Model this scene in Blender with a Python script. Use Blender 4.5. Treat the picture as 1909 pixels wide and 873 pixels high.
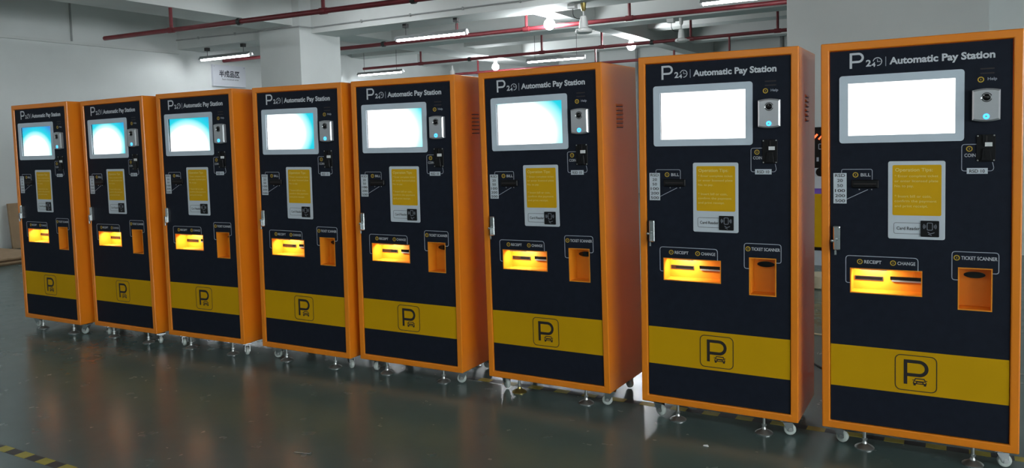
import bpy, bmesh, math, random
from mathutils import Matrix, Vector

for _o in list(bpy.data.objects):
    bpy.data.objects.remove(_o, do_unlink=True)
scene = bpy.context.scene
COL = scene.collection

# ---------------------------------------------------------------- camera
CAMH = 1.3166
CAM_R = Vector((0.868858, 0.494321, -0.027051))
CAM_U = Vector((-0.008248, 0.069089, 0.997576))
CAM_F = Vector((-0.494992, 0.866530, -0.064106))
cd = bpy.data.cameras.new('camera')
cam = bpy.data.objects.new('camera', cd)
COL.objects.link(cam)
cam.matrix_world = Matrix(((CAM_R.x, CAM_U.x, -CAM_F.x, 0.0),
                           (CAM_R.y, CAM_U.y, -CAM_F.y, 0.0),
                           (CAM_R.z, CAM_U.z, -CAM_F.z, CAMH),
                           (0, 0, 0, 1)))
cd.sensor_width = 36.0
cd.lens = 1472.648 / 1909.0 * 36.0
cd.shift_y = -80.05 / 1909.0          # the photo is a crop of a taller frame
cd.clip_start = 0.05
cd.clip_end = 100
scene.camera = cam

# ---------------------------------------------------------------- light / exposure
scene.view_settings.view_transform = 'Standard'
scene.view_settings.look = 'None'
scene.view_settings.gamma = 1.0
scene.view_settings.use_curve_mapping = False
scene.view_settings.exposure = 0.12
scene.cycles.sample_clamp_indirect = 2.5      # keeps stray sparkles off the glossy floor
scene.cycles.caustics_reflective = False
world = bpy.data.worlds.new('world')
scene.world = world
world.use_nodes = True
world.node_tree.nodes['Background'].inputs[0].default_value = (0.6, 0.65, 0.7, 1)
world.node_tree.nodes['Background'].inputs[1].default_value = 0.05

TUBE_STRENGTH = 70.0       # every fluorescent tube in the hall
BULB_STRENGTH = 330.0
SCREEN_STRENGTH = 2.0
FILL_DAYLIGHT = 18.0             # windows added unseen in the right wall to light right-facing sides
TRAY_LED_WATT = 0.50

# ---------------------------------------------------------------- materials
MATS = {}


def mat(name, base, rough=0.5, metal=0.0, var=0.0, scale=8.0, bump=0.0, bscale=60.0,
        emit=None, estr=0.0, coat=0.0, spec=0.5):
    m = bpy.data.materials.new(name)
    m.use_nodes = True
    nt = m.node_tree
    b = nt.nodes['Principled BSDF']
    b.inputs['Base Color'].default_value = (*base, 1)
    b.inputs['Roughness'].default_value = rough
    b.inputs['Metallic'].default_value = metal
    b.inputs['Specular IOR Level'].default_value = spec
    if coat:
        b.inputs['Coat Weight'].default_value = coat
        b.inputs['Coat Roughness'].default_value = 0.12
    tc = nt.nodes.new('ShaderNodeTexCoord')
    if var > 0:
        n = nt.nodes.new('ShaderNodeTexNoise')
        n.inputs['Scale'].default_value = scale
        n.inputs['Detail'].default_value = 5
        nt.links.new(tc.outputs['Object'], n.inputs['Vector'])
        r = nt.nodes.new('ShaderNodeValToRGB')
        r.color_ramp.elements[0].position = 0.3
        r.color_ramp.elements[1].position = 0.7
        r.color_ramp.elements[0].color = (*[c * (1 - var) for c in base], 1)
        r.color_ramp.elements[1].color = (*[min(1, c * (1 + var)) for c in base], 1)
        nt.links.new(n.outputs['Fac'], r.inputs['Fac'])
        nt.links.new(r.outputs['Color'], b.inputs['Base Color'])
    if bump > 0:
        n2 = nt.nodes.new('ShaderNodeTexNoise')
        n2.inputs['Scale'].default_value = bscale
        n2.inputs['Detail'].default_value = 3
        nt.links.new(tc.outputs['Object'], n2.inputs['Vector'])
        bp = nt.nodes.new('ShaderNodeBump')
        bp.inputs['Strength'].default_value = bump
        bp.inputs['Distance'].default_value = 0.002
        nt.links.new(n2.outputs['Fac'], bp.inputs['Height'])
        nt.links.new(bp.outputs['Normal'], b.inputs['Normal'])
    if emit:
        b.inputs['Emission Color'].default_value = (*emit, 1)
        b.inputs['Emission Strength'].default_value = estr
    MATS[name] = m
    return m


mat('wall_paint', (0.76, 0.785, 0.775), 0.75, var=0.05, scale=1.3, bump=0.25, bscale=25)
mat('beam_paint', (0.74, 0.76, 0.745), 0.8, var=0.05, scale=1.7, bump=0.25, bscale=20)
mat('slab_paint', (0.50, 0.52, 0.49), 0.85, var=0.07, scale=1.0)
mat('orange', (0.86, 0.245, 0.010), 0.36, var=0.03, scale=3, bump=0.05, bscale=300, coat=0.35, spec=0.4)
mat('orange_tray', (0.88, 0.30, 0.015), 0.45, var=0.02, scale=6)
mat('panel', (0.0115, 0.0145, 0.024), 0.6, var=0.10, scale=30, bump=0.08, bscale=500, spec=0.12)
mat('band', (0.60, 0.33, 0.003), 0.6, var=0.03, scale=5, spec=0.1)
mat('print_black', (0.018, 0.013, 0.012), 0.5, var=0.05, scale=40)
mat('print_white', (0.62, 0.64, 0.68), 0.5, var=0.03, scale=40)
mat('print_grey', (0.42, 0.45, 0.52), 0.5, var=0.03, scale=40)
mat('ring_yellow', (0.55, 0.36, 0.03), 0.45, var=0.05, scale=40)
mat('plate_white', (0.60, 0.65, 0.70), 0.4, var=0.03, scale=8)
mat('tips_yellow', (0.68, 0.38, 0.006), 0.55, var=0.03, scale=8, spec=0.15)
mat('tips_text', (0.80, 0.62, 0.18), 0.5, var=0.02, scale=8)
mat('bezel', (0.60, 0.68, 0.76), 0.4, var=0.03, scale=10)
mat('silver', (0.55, 0.56, 0.58), 0.3, metal=0.6, var=0.03, scale=20)
mat('chrome', (0.75, 0.76, 0.77), 0.16, metal=1.0, var=0.04, scale=30)
mat('zinc', (0.62, 0.63, 0.62), 0.28, metal=0.9, var=0.08, scale=30)
mat('brass', (0.50, 0.40, 0.14), 0.3, metal=0.9, var=0.08, scale=30)
mat('wheel_rubber', (0.55, 0.60, 0.56), 0.45, var=0.06, scale=30)
mat('black_plastic', (0.008, 0.008, 0.009), 0.4, var=0.1, scale=20, spec=0.2)
mat('dark_glass', (0.006, 0.005, 0.005), 0.08, var=0.1, scale=20)
mat('white_plastic', (0.78, 0.79, 0.78), 0.4, var=0.03, scale=10)
mat('blue_led', (0.02, 0.2, 0.6), 0.3, var=0.02, emit=(0.05, 0.42, 1.0), estr=2.2)
mat('white_led', (0.8, 0.8, 0.8), 0.3, var=0.02, emit=(0.9, 0.95, 1.0), estr=2.0)
mat('warm_led', (0.9, 0.7, 0.4), 0.3, var=0.02, emit=(1.0, 0.72, 0.30), estr=5.0)
mat('red_pipe', (0.19, 0.026, 0.034), 0.38, var=0.18, scale=6)
mat('grey_conduit', (0.36, 0.37, 0.37), 0.5, var=0.08, scale=10)
mat('dark_iron', (0.03, 0.03, 0.03), 0.5, var=0.1, scale=20)
mat('tube_glow', (0.9, 0.9, 0.9), 0.4, var=0.01, emit=(0.92, 0.97, 1.0), estr=TUBE_STRENGTH)
mat('bulb_glow', (0.9, 0.9, 0.9), 0.4, var=0.01, emit=(0.92, 0.97, 1.0), estr=BULB_STRENGTH)
mat('cardboard', (0.40, 0.27, 0.16), 0.85, var=0.08, scale=9, bump=0.1, bscale=80)
mat('cardboard_dark', (0.30, 0.20, 0.12), 0.85, var=0.08, scale=9)
mat('tape_yellow', (0.46, 0.39, 0.05), 0.5, var=0.08, scale=30)
mat('tape_black', (0.02, 0.02, 0.022), 0.5, var=0.1, scale=30)
mat('sign_white', (0.66, 0.68, 0.74), 0.45, var=0.02, scale=5)
mat('sign_ink', (0.03, 0.032, 0.05), 0.5, var=0.02, scale=5)
mat('cream', (0.62, 0.56, 0.40), 0.6, var=0.05, scale=10)
mat('purple_strip', (0.20, 0.10, 0.55), 0.4, var=0.05, scale=10)
mat('led_red', (0.3, 0.02, 0.0), 0.4, var=0.02, emit=(1.0, 0.10, 0.03), estr=3.0)
mat('steel_grey', (0.40, 0.41, 0.42), 0.4, var=0.06, scale=20, metal=0.4)


def floor_material():
    m = bpy.data.materials.new('epoxy_floor')
    m.use_nodes = True
    nt = m.node_tree
    b = nt.nodes['Principled BSDF']
    tc = nt.nodes.new('ShaderNodeTexCoord')
    n = nt.nodes.new('ShaderNodeTexNoise')
    n.inputs['Scale'].default_value = 1.6
    n.inputs['Detail'].default_value = 8
    n.inputs['Roughness'].default_value = 0.65
    nt.links.new(tc.outputs['Object'], n.inputs['Vector'])
    r = nt.nodes.new('ShaderNodeValToRGB')
    r.color_ramp.elements[0].position = 0.32
    r.color_ramp.elements[1].position = 0.72
    r.color_ramp.elements[0].color = (0.080, 0.132, 0.128, 1)
    r.color_ramp.elements[1].color = (0.106, 0.162, 0.156, 1)
    nt.links.new(n.outputs['Fac'], r.inputs['Fac'])
    nt.links.new(r.outputs['Color'], b.inputs['Base Color'])
    # wear: gloss varies over the floor
    n2 = nt.nodes.new('ShaderNodeTexNoise')
    n2.inputs['Scale'].default_value = 9
    n2.inputs['Detail'].default_value = 6
    nt.links.new(tc.outputs['Object'], n2.inputs['Vector'])
    mr = nt.nodes.new('ShaderNodeMapRange')
    mr.inputs['From Min'].default_value = 0.3
    mr.inputs['From Max'].default_value = 0.7
    mr.inputs['To Min'].default_value = 0.21
    mr.inputs['To Max'].default_value = 0.28
    nt.links.new(n2.outputs['Fac'], mr.inputs['Value'])
    nt.links.new(mr.outputs['Result'], b.inputs['Roughness'])
    b.inputs['Specular IOR Level'].default_value = 0.55
    MATS['epoxy_floor'] = m


floor_material()


def screen_material():
    """Start page of the pay terminal: cyan, with a pale washout painted in.  The object colour of each
    display gives the size (R) and the middle (G, B) of the white washout disc."""
    m = bpy.data.materials.new('display_washed_picture')
    m.use_nodes = True
    nt = m.node_tree
    b = nt.nodes['Principled BSDF']
    b.inputs['Base Color'].default_value = (0.02, 0.02, 0.02, 1)
    b.inputs['Roughness'].default_value = 0.25
    tc = nt.nodes.new('ShaderNodeTexCoord')
    oi = nt.nodes.new('ShaderNodeObjectInfo')
    sp = nt.nodes.new('ShaderNodeSeparateColor')
    nt.links.new(oi.outputs['Color'], sp.inputs['Color'])
    sx = nt.nodes.new('ShaderNodeSeparateXYZ')
    nt.links.new(tc.outputs['Object'], sx.inputs['Vector'])

    def math_node(op, a, bb):
        q = nt.nodes.new('ShaderNodeMath')
        q.operation = op
        for i, v in enumerate((a, bb)):
            if v is None:
                continue
            if isinstance(v, (int, float)):
                q.inputs[i].default_value = v
            else:
                nt.links.new(v, q.inputs[i])
        return q.outputs[0]
    # object coords: metres; screen 0.38 x 0.21 with origin at the lower left corner
    xx = math_node('DIVIDE', sx.outputs['X'], 0.38)
    zz = math_node('DIVIDE', sx.outputs['Z'], 0.21)
    dx = math_node('MULTIPLY', math_node('SUBTRACT', xx, sp.outputs['Green']), 1.35)
    dz = math_node('SUBTRACT', zz, sp.outputs['Blue'])
    dd = math_node('SQRT', math_node('ADD', math_node('MULTIPLY', dx, dx), math_node('MULTIPLY', dz, dz)), None)
    rr = math_node('DIVIDE', dd, math_node('MULTIPLY', sp.outputs['Red'], 4.0))
    ramp = nt.nodes.new('ShaderNodeValToRGB')  # viewing-angle washout and overexposure put into the emission colour
    e = ramp.color_ramp.elements
    e[0].position = 0.0
    e[0].color = (1, 1, 1, 1)
    e[1].position = 1.0
    e[1].color = (0.02, 0.11, 0.32, 1)
    for p, c in ((0.42, (1, 1, 1, 1)), (0.58, (0.30, 0.55, 0.56, 1)), (0.72, (0.005, 0.32, 0.38, 1)),
                 (0.86, (0.005, 0.23, 0.37, 1))):
        k = e.new(p)
        k.color = c
    nt.links.new(rr, ramp.inputs['Fac'])
    nt.links.new(ramp.outputs['Color'], b.inputs['Emission Color'])
    b.inputs['Emission Strength'].default_value = SCREEN_STRENGTH
    MATS['display_washed_picture'] = m


screen_material()


# ---------------------------------------------------------------- mesh helpers
class MB:
    def __init__(self):
        self.v = []
        self.f = []

    def add(self, vs, fs):
        o = len(self.v)
        self.v += [tuple(p) for p in vs]
        self.f += [tuple(i + o for i in q) for q in fs]
        return self

    def box(self, x0, x1, y0, y1, z0, z1):
        return self.add([(x0, y0, z0), (x1, y0, z0), (x1, y1, z0), (x0, y1, z0),
                         (x0, y0, z1), (x1, y0, z1), (x1, y1, z1), (x0, y1, z1)],
                        [(0, 3, 2, 1), (4, 5, 6, 7), (0, 1, 5, 4), (1, 2, 6, 5), (2, 3, 7, 6), (3, 0, 4, 7)])

    def prism(self, pts, y0, y1, inset=0.0):
        """outline in the x-z plane (counter-clockwise seen from -y), front at y0"""
        n = len(pts)
        if inset:
            cx = sum(p[0] for p in pts) / n
            cz = sum(p[1] for p in pts) / n
            w = max(p[0] for p in pts) - min(p[0] for p in pts)
            h = max(p[1] for p in pts) - min(p[1] for p in pts)
            fx, fz = 1 - 2 * inset / w, 1 - 2 * inset / h
            fr = [(cx + (p[0] - cx) * fx, cz + (p[1] - cz) * fz) for p in pts]
            vs = [(p[0], y0, p[1]) for p in fr] + [(p[0], y0 + inset, p[1]) for p in pts] + [(p[0], y1, p[1]) for p in pts]
            fs = [tuple(range(n))]
            for k in (0, n):
                fs += [(k + i, k + n + i, k + n + (i + 1) % n, k + (i + 1) % n) for i in range(n)]
            fs.append(tuple(range(3 * n - 1, 2 * n - 1, -1)))
            return self.add(vs, fs)
        vs = [(p[0], y0, p[1]) for p in pts] + [(p[0], y1, p[1]) for p in pts]
        fs = [tuple(range(n)), tuple(range(2 * n - 1, n - 1, -1))]
        fs += [(i, n + i, n + (i + 1) % n, (i + 1) % n) for i in range(n)]
        return self.add(vs, fs)

    def ring(self, po, pi, y0, y1, yin=None):
        n = len(po)
        yin = y0 if yin is None else yin
        vs = [(p[0], y0, p[1]) for p in po] + [(p[0], yin, p[1]) for p in pi] + \
             [(p[0], y1, p[1]) for p in po] + [(p[0], y1, p[1]) for p in pi]
        fs = []
        for i in range(n):
            j = (i + 1) % n
            fs += [(i, j, n + j, n + i), (i, 2 * n + i, 2 * n + j, j),
                   (n + i, n + j, 3 * n + j, 3 * n + i), (2 * n + i, 3 * n + i, 3 * n + j, 2 * n + j)]
        return self.add(vs, fs)

    def stroke(self, pts, w, y0, y1, closed=False):
        n = len(pts)
        L, R = [], []
        for i in range(n):
            a = pts[(i - 1) % n] if (closed or i > 0) else None
            c = pts[(i + 1) % n] if (closed or i < n - 1) else None
            p = pts[i]

            def nrm(s, t):
                dx, dz = t[0] - s[0], t[1] - s[1]
                l = math.hypot(dx, dz) or 1e-9
                return (-dz / l, dx / l)
            ns = []
            if a is not None:
                ns.append(nrm(a, p))
            if c is not None:
                ns.append(nrm(p, c))
            mx = sum(q[0] for q in ns) / len(ns)
            mz = sum(q[1] for q in ns) / len(ns)
            l2 = mx * mx + mz * mz or 1e-9
            k = min(2.0, 1 / l2)
            L.append((p[0] + mx * k * w / 2, p[1] + mz * k * w / 2))
            R.append((p[0] - mx * k * w / 2, p[1] - mz * k * w / 2))
        m = n if closed else n - 1
        for i in range(m):
            j = (i + 1) % n
            q = [R[i], R[j], L[j], L[i]]
            self.add([(p[0], y0, p[1]) for p in q] + [(p[0], y1, p[1]) for p in q],
                     [(0, 1, 2, 3), (0, 4, 5, 1), (1, 5, 6, 2), (2, 6, 7, 3), (3, 7, 4, 0)])
        return self

    def tube(self, pts, r, n=8, caps=True):
        rings = []
        P = [Vector(p) for p in pts]
        for i, p in enumerate(P):
            t = (P[min(i + 1, len(P) - 1)] - P[max(i - 1, 0)]).normalized()
            up = Vector((0, 0, 1)) if abs(t.z) < 0.9 else Vector((1, 0, 0))
            a = t.cross(up).normalized()
            b = a.cross(t).normalized()
            rr = r[i] if isinstance(r, (list, tuple)) else r
            rings.append([p + (a * math.cos(2 * math.pi * k / n) + b * math.sin(2 * math.pi * k / n)) * rr for k in range(n)])
        vs = [q for g in rings for q in g]
        fs = []
        for i in range(len(P) - 1):
            for k in range(n):
                fs.append((i * n + k, (i + 1) * n + k, (i + 1) * n + (k + 1) % n, i * n + (k + 1) % n))
        if caps:
            fs.append(tuple(range(n)))
            fs.append(tuple(reversed(range((len(P) - 1) * n, len(P) * n))))
        return self.add(vs, fs)

    def lathe(self, prof, n=16, axis='z', c=(0, 0, 0)):
        """profile of (radius, height) pairs from bottom to top"""
        vs, fs = [], []
        for (r, h) in prof:
            for k in range(n):
                a = 2 * math.pi * k / n
                x, y = r * math.cos(a), r * math.sin(a)
                if axis == 'z':
                    p = (x, y, h)
                elif axis == 'y':
                    p = (x, -h, y)
                else:
                    p = (h, x, y)
                vs.append((p[0] + c[0], p[1] + c[1], p[2] + c[2]))
        for i in range(len(prof) - 1):
            for k in range(n):
                fs.append((i * n + k, i * n + (k + 1) % n, (i + 1) * n + (k + 1) % n, (i + 1) * n + k))
        fs.append(tuple(reversed(range(n))))
        fs.append(tuple(range((len(prof) - 1) * n, len(prof) * n)))
        return self.add(vs, fs)

    def mesh(self, name, m, smooth=False):
        me = bpy.data.meshes.new(name)
        me.from_pydata(self.v, [], self.f)
        me.update()
        bm = bmesh.new()
        bm.from_mesh(me)
        bmesh.ops.recalc_face_normals(bm, faces=bm.faces)
        bm.to_mesh(me)
        bm.free()
        if smooth:
            for p in me.polygons:
                p.use_smooth = True
            try:
                me.set_sharp_from_angle(angle=math.radians(40))
            except Exception:
                pass
        me.materials.append(MATS[m])
        return me

    def build(self, name, m, parent=None, smooth=False, loc=(0, 0, 0)):
        o = bpy.data.objects.new(name, self.mesh(name, m, smooth))
        COL.objects.link(o)
        o.location = loc
        if parent is not None:
            o.parent = parent
        return o


def tag(o, label, cat=None, group=None, kind=None):
    o['label'] = label
    if cat:
        o['category'] = cat
    if group:
        o['group'] = group
    if kind:
        o['kind'] = kind
    return o


def empty(name, loc=(0, 0, 0), rz=0.0):
    o = bpy.data.objects.new(name, None)
    COL.objects.link(o)
    o.location = loc
    o.rotation_euler = (0, 0, rz)
    o.empty_display_size = 0.1
    return o


def bevel(o, w=0.003, seg=2):
    md = o.modifiers.new('bevel', 'BEVEL')
    md.width = w
    md.segments = seg
    md.limit_method = 'ANGLE'
    md.angle_limit = math.radians(40)
    return o


def rrect(x0, x1, z0, z1, r, n=5):
    pts = []
    for (cx, cz, a0) in ((x1 - r, z0 + r, -90), (x1 - r, z1 - r, 0), (x0 + r, z1 - r, 90), (x0 + r, z0 + r, 180)):
        for k in range(n + 1):
            a = math.radians(a0 + 90.0 * k / n)
            pts.append((cx + r * math.cos(a), cz + r * math.sin(a)))
    return pts


def arc(cx, cz, r, a0, a1, n=12):
    return [(cx + r * math.cos(math.radians(a0 + (a1 - a0) * k / n)),
             cz + r * math.sin(math.radians(a0 + (a1 - a0) * k / n))) for k in range(n + 1)]


def roundpath(pts, r=0.012, n=4):
    """open polyline with rounded corners"""
    out = [pts[0]]
    for i in range(1, len(pts) - 1):
        p0, p, p1 = Vector(pts[i - 1]), Vector(pts[i]), Vector(pts[i + 1])
        d0, d1 = (p0 - p), (p1 - p)
        k = min(r, d0.length * 0.5, d1.length * 0.5)
        a, b = p + d0.normalized() * k, p + d1.normalized() * k
        for s in range(n + 1):
            t = s / n
            q = a * (1 - t) ** 2 + p * 2 * t * (1 - t) + b * t * t
            out.append((q.x, q.y))
    out.append(pts[-1])
    return out


_TXT = {}


def text_data(body, bold=0.0, line=1.0):
    """triangulated outline of a line of lettering: (2D verts, faces, bbox)"""
    key = (body, bold, line)
    if key in _TXT:
        return _TXT[key]
    cu = bpy.data.curves.new('lettering', 'FONT')
    cu.body = body
    cu.size = 1.0
    cu.offset = bold
    cu.space_line = line
    cu.resolution_u = 3
    ob = bpy.data.objects.new('lettering', cu)
    COL.objects.link(ob)
    dg = bpy.context.evaluated_depsgraph_get()
    me = bpy.data.meshes.new_from_object(ob.evaluated_get(dg))
    vs = [(v.co.x, v.co.y) for v in me.vertices]
    fs = [tuple(p.vertices) for p in me.polygons]
    bpy.data.objects.remove(ob, do_unlink=True)
    bpy.data.curves.remove(cu)
    bpy.data.meshes.remove(me)
    xs = [v[0] for v in vs]
    zs = [v[1] for v in vs]
    _TXT[key] = (vs, fs, (min(xs), max(xs), min(zs), max(zs)))
    return _TXT[key]


def put_text(mb, body, x0, x1, z0, z1, y, bold=0.02, keep=False, line=1.0):
    """lettering fitted into the box x0..x1, z0..z1 on the plane y (facing -y)"""
    vs, fs, (a, b, c, d) = text_data(body, bold, line)
    sx = (x1 - x0) / (b - a)
    sz = (z1 - z0) / (d - c)
    if keep:
        sx = sz
    mb.add([(x0 + (v[0] - a) * sx, y, z0 + (v[1] - c) * sz) for v in vs], fs)
    return mb


# ================================================================= THE HALL
XL, XR, YF, YB, ZS = -11.55, 9.0, -8.0, 17.6, 3.8


def structure(name, mb, m, label, parent=None):
    o = mb.build(name, m, parent)
    if parent is None:
        tag(o, label, None, None, 'structure')
    return o


structure('floor', MB().box(XL - 0.2, XR + 0.2, YF - 0.2, YB + 0.2, -0.2, 0.0), 'epoxy_floor',
          'glossy dark green epoxy floor of the hall')
structure('ceiling', MB().box(XL - 0.2, XR + 0.2, YF - 0.2, YB + 0.2, ZS, ZS + 0.2), 'slab_paint',
          'grey painted concrete slab above the beams')
structure('wall_left', MB().box(XL - 0.2, XL, YF, YB, 0, ZS), 'wall_paint', 'white painted wall at the left end of the row')
structure('wall_back', MB().box(XL, XR, YB, YB + 0.2, 0, ZS), 'wall_paint', 'far white wall behind the pipes')
FILL_WIN = [(y0, y0 + 1.9, 0.95, 2.75) for y0 in (-7.4, -5.2, -3.0, -0.8)]
_ys = sorted({YF, YB} | {w[0] for w in FILL_WIN} | {w[1] for w in FILL_WIN})
mb = MB()
for i in range(len(_ys) - 1):
    if any(abs(w[0] - _ys[i]) < 1e-6 for w in FILL_WIN):
        mb.box(XR, XR + 0.2, _ys[i], _ys[i + 1], 0, 0.95)
        mb.box(XR, XR + 0.2, _ys[i], _ys[i + 1], 2.75, ZS)
    else:
        mb.box(XR, XR + 0.2, _ys[i], _ys[i + 1], 0, ZS)
structure('wall_right', mb, 'wall_paint', 'white wall on the right of the hall, with windows added for light')
mat('fill_daylight', (0.7, 0.75, 0.8), 0.5, var=0.02, emit=(0.90, 0.97, 1.0), estr=FILL_DAYLIGHT)  # glowing glass added to brighten the faces turned to the right
for i, (y0, y1, z0, z1) in enumerate(FILL_WIN):
    w = empty('fill_window_%d' % (i + 1), (XR + 0.1, (y0 + y1) / 2, z0))
    tag(w, 'frosted window with white frame, added unseen in the right wall as side light', None, None, 'structure')
    hw = (y1 - y0) / 2
    for (a0, a1, b0, b1) in ((-hw, -hw + 0.05, 0, z1 - z0), (hw - 0.05, hw, 0, z1 - z0), (-0.025, 0.025, 0.05, z1 - z0 - 0.05)):
        MB().box(-0.03, 0.03, a0, a1, b0, b1).build('fill_window_frame', 'white_plastic', w)
    for b0 in (0.0, z1 - z0 - 0.05):
        MB().box(-0.03, 0.03, -hw + 0.05, hw - 0.05, b0, b0 + 0.05).build('fill_window_frame', 'white_plastic', w)
    for a0, a1 in ((-hw + 0.05, -0.025), (0.025, hw - 0.05)):
        MB().box(-0.004, 0.004, a0, a1, 0.05, z1 - z0 - 0.05).build('pane', 'fill_daylight', w)
structure('wall_front', MB().box(XL, XR, YF - 0.2, YF, 0, ZS), 'wall_paint', 'white wall behind the viewer')
structure('wall_inner', MB().box(0.215, XR, 9.55, 9.75, 0, ZS), 'wall_paint', 'pale infill wall right of the wide pier')

# columns
structure('column', MB().box(-9.333, -8.502, 8.70, 9.57, 0, ZS), 'wall_paint',
          'square white column behind the fourth machine from the left')
structure('column', MB().box(-1.606, 0.205, 8.70, 9.60, 0, ZS), 'wall_paint',
          'wide grey pier behind the two rightmost machines')
# beams: along the row
BEAM_X = [('front beam with a conduit along its face', 8.95, 9.50, 3.00),
          ('second cross beam behind the first pipe', 11.05, 11.45, 3.00),
          ('third cross beam deep in the hall', 13.35, 13.75, 3.20),
          ('fourth cross beam near the far wall', 15.75, 16.1, 3.20),
          ('cross beam above the machines', 4.45, 4.95, 3.10),
          ('cross beam above the viewer', 0.2, 0.7, 3.10),
          ('cross beam behind the viewer', -4.0, -3.5, 3.10)]
for lab, y0, y1, z in BEAM_X:
    structure('ceiling_beam', MB().box(XL, XR, y0, y1, z, ZS), 'beam_paint', 'white concrete ' + lab)
# beams: away from the viewer
BEAM_Y = [('main beam over the square column', -9.30, -8.64, 3.10, YF),
          ('slim beam carrying two round lamps', -5.08, -4.80, 3.02, 9.5),
          ('slim beam at the right of the hall', 2.9, 3.3, 3.10, YF)]
for lab, x0, x1, z, yb in BEAM_Y:
    structure('ceiling_beam', MB().box(x0, x1, yb, YB, z, ZS), 'beam_paint', 'white concrete ' + lab)
# ledge / trunking on the left wall and small wall details
o = MB().box(XL, XL + 0.05, YF, 8.95, 2.922, 2.962).build('trim_1', 'beam_paint')
tag(o, 'thin white trunking line along the left wall', None, None, 'structure')
o = MB().box(XL, XL + 0.02, 7.10, 7.12, 2.96, ZS).build('trim_2', 'grey_conduit')
tag(o, 'thin dark riser high on the left wall', None, None, 'structure')
for i, x in enumerate((-9.2, -7.6, -6.6, -3.35, -2.95)):
    o = MB().tube([(x, YB - 0.04, 0), (x, YB - 0.04, ZS)], 0.035, 8).build('trim_%d' % (i + 3), 'grey_conduit')
    tag(o, 'thin grey vertical pipe on the far wall', None, None, 'structure')

# ---------------------------------------------------------------- fluorescent lamps
LAMPS = []


def tube_lamp(x0, y, z, label, zt=3.0, L=1.2):
    t = empty('tube_lamp', (x0, y, z))
    tag(t, label, 'lamp', 'fluorescent tube lamps under the beams')
    pr = [(-0.055, -0.014), (-0.018, 0.040), (0.018, 0.040), (0.055, -0.014), (0.016, 0.030), (-0.016, 0.030)]
    h = MB()
    h.v = [(0, q[0], q[1]) for q in pr] + [(L, q[0], q[1]) for q in pr]
    h.f = [(i, (i + 1) % 6, 6 + (i + 1) % 6, 6 + i) for i in range(6)]
    h.f += [(0, 1, 5), (1, 2, 4, 5), (2, 3, 4), (6, 11, 7), (7, 11, 10, 8), (8, 10, 9)]
    h.build('housing', 'steel_grey', t)
    MB().tube([(0.025, 0, -0.016), (L - 0.025, 0, -0.016)], 0.021, 10).build('tube', 'tube_glow', t)
    for xx in (0.0, L - 0.025):
        MB().box(xx, xx + 0.025, -0.02, 0.02, -0.038, 0.028).build('end_cap', 'white_plastic', t)
    for xx in (0.17, L - 0.17):
        w = MB().tube([(xx, 0, 0.04), (xx, 0, zt - z)], 0.004, 5).build('hanging_wire', 'dark_iron', t)
        MB().box(xx - 0.032, xx + 0.032, -0.032, 0.032, zt - z - 0.055, zt - z).build('mount', 'dark_iron', w)
    return t


tube_lamp(-11.17, 9.1, 2.825, 'lit tube lamp above the sign at the left wall')
tube_lamp(-7.03, 9.1, 2.80, 'lit tube lamp just right of the square column')
tube_lamp(-2.63, 9.1, 2.84, 'lit tube lamp at the top edge left of the wide pier')
tube_lamp(1.75, 9.1, 2.82, 'lit tube lamp in the front beam row right of the wide pier')
tube_lamp(-11.25, 13.2, 2.81, 'small far tube lamp seen above the fourth and fifth machines', 3.8)
tube_lamp(-7.14, 13.2, 2.795, 'far tube lamp seen just above the sixth machine', 3.8)
tube_lamp(-7.7, 7.75, 3.30, 'tube lamp high in the bay before the front beam, near the square column', ZS)
tube_lamp(-4.6, 7.75, 3.30, 'tube lamp high in the bay before the front beam, farther from the column', ZS)
tube_lamp(-10.0, 4.2, 2.80, 'unseen tube lamp added above the cardboard to brighten the left wall', ZS)  # added out of view to lift the left wall
for y, zt, who in ((0.45, 3.1, 'over the viewer'), (-3.75, 3.1, 'behind the viewer')):
    for x, w in ((-6.95, 'leftmost'), (-2.6, 'second'), (1.75, 'third')):
        tube_lamp(x, y, 2.85, 'tube lamp %s in the row %s' % (w, who), zt)


def round_bulb(x, y, z, zt, label):
    t = empty('round_lamp', (x, y, z))
    tag(t, label, 'lamp', 'round lamps under the slim beams')
    MB().lathe([(0.004, -0.075), (0.04, -0.065), (0.066, -0.035), (0.075, 0.0), (0.066, 0.035), (0.04, 0.062), (0.03, 0.07)], 16
               ).build('bulb', 'bulb_glow', t, True)
    MB().lathe([(0.032, 0.068), (0.036, 0.075), (0.036, zt - z)], 12).build('socket', 'white_plastic', t, True)


round_bulb(-4.90, 9.73, 2.88, 3.02, 'dazzling round lamp nearest the front beam')
round_bulb(-4.96, 12.95, 2.88, 3.02, 'round lamp deeper in the hall above the seventh machine')
round_bulb(-8.72, 14.7, 2.90, 3.10, 'round lamp low over the sixth machine')


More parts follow.
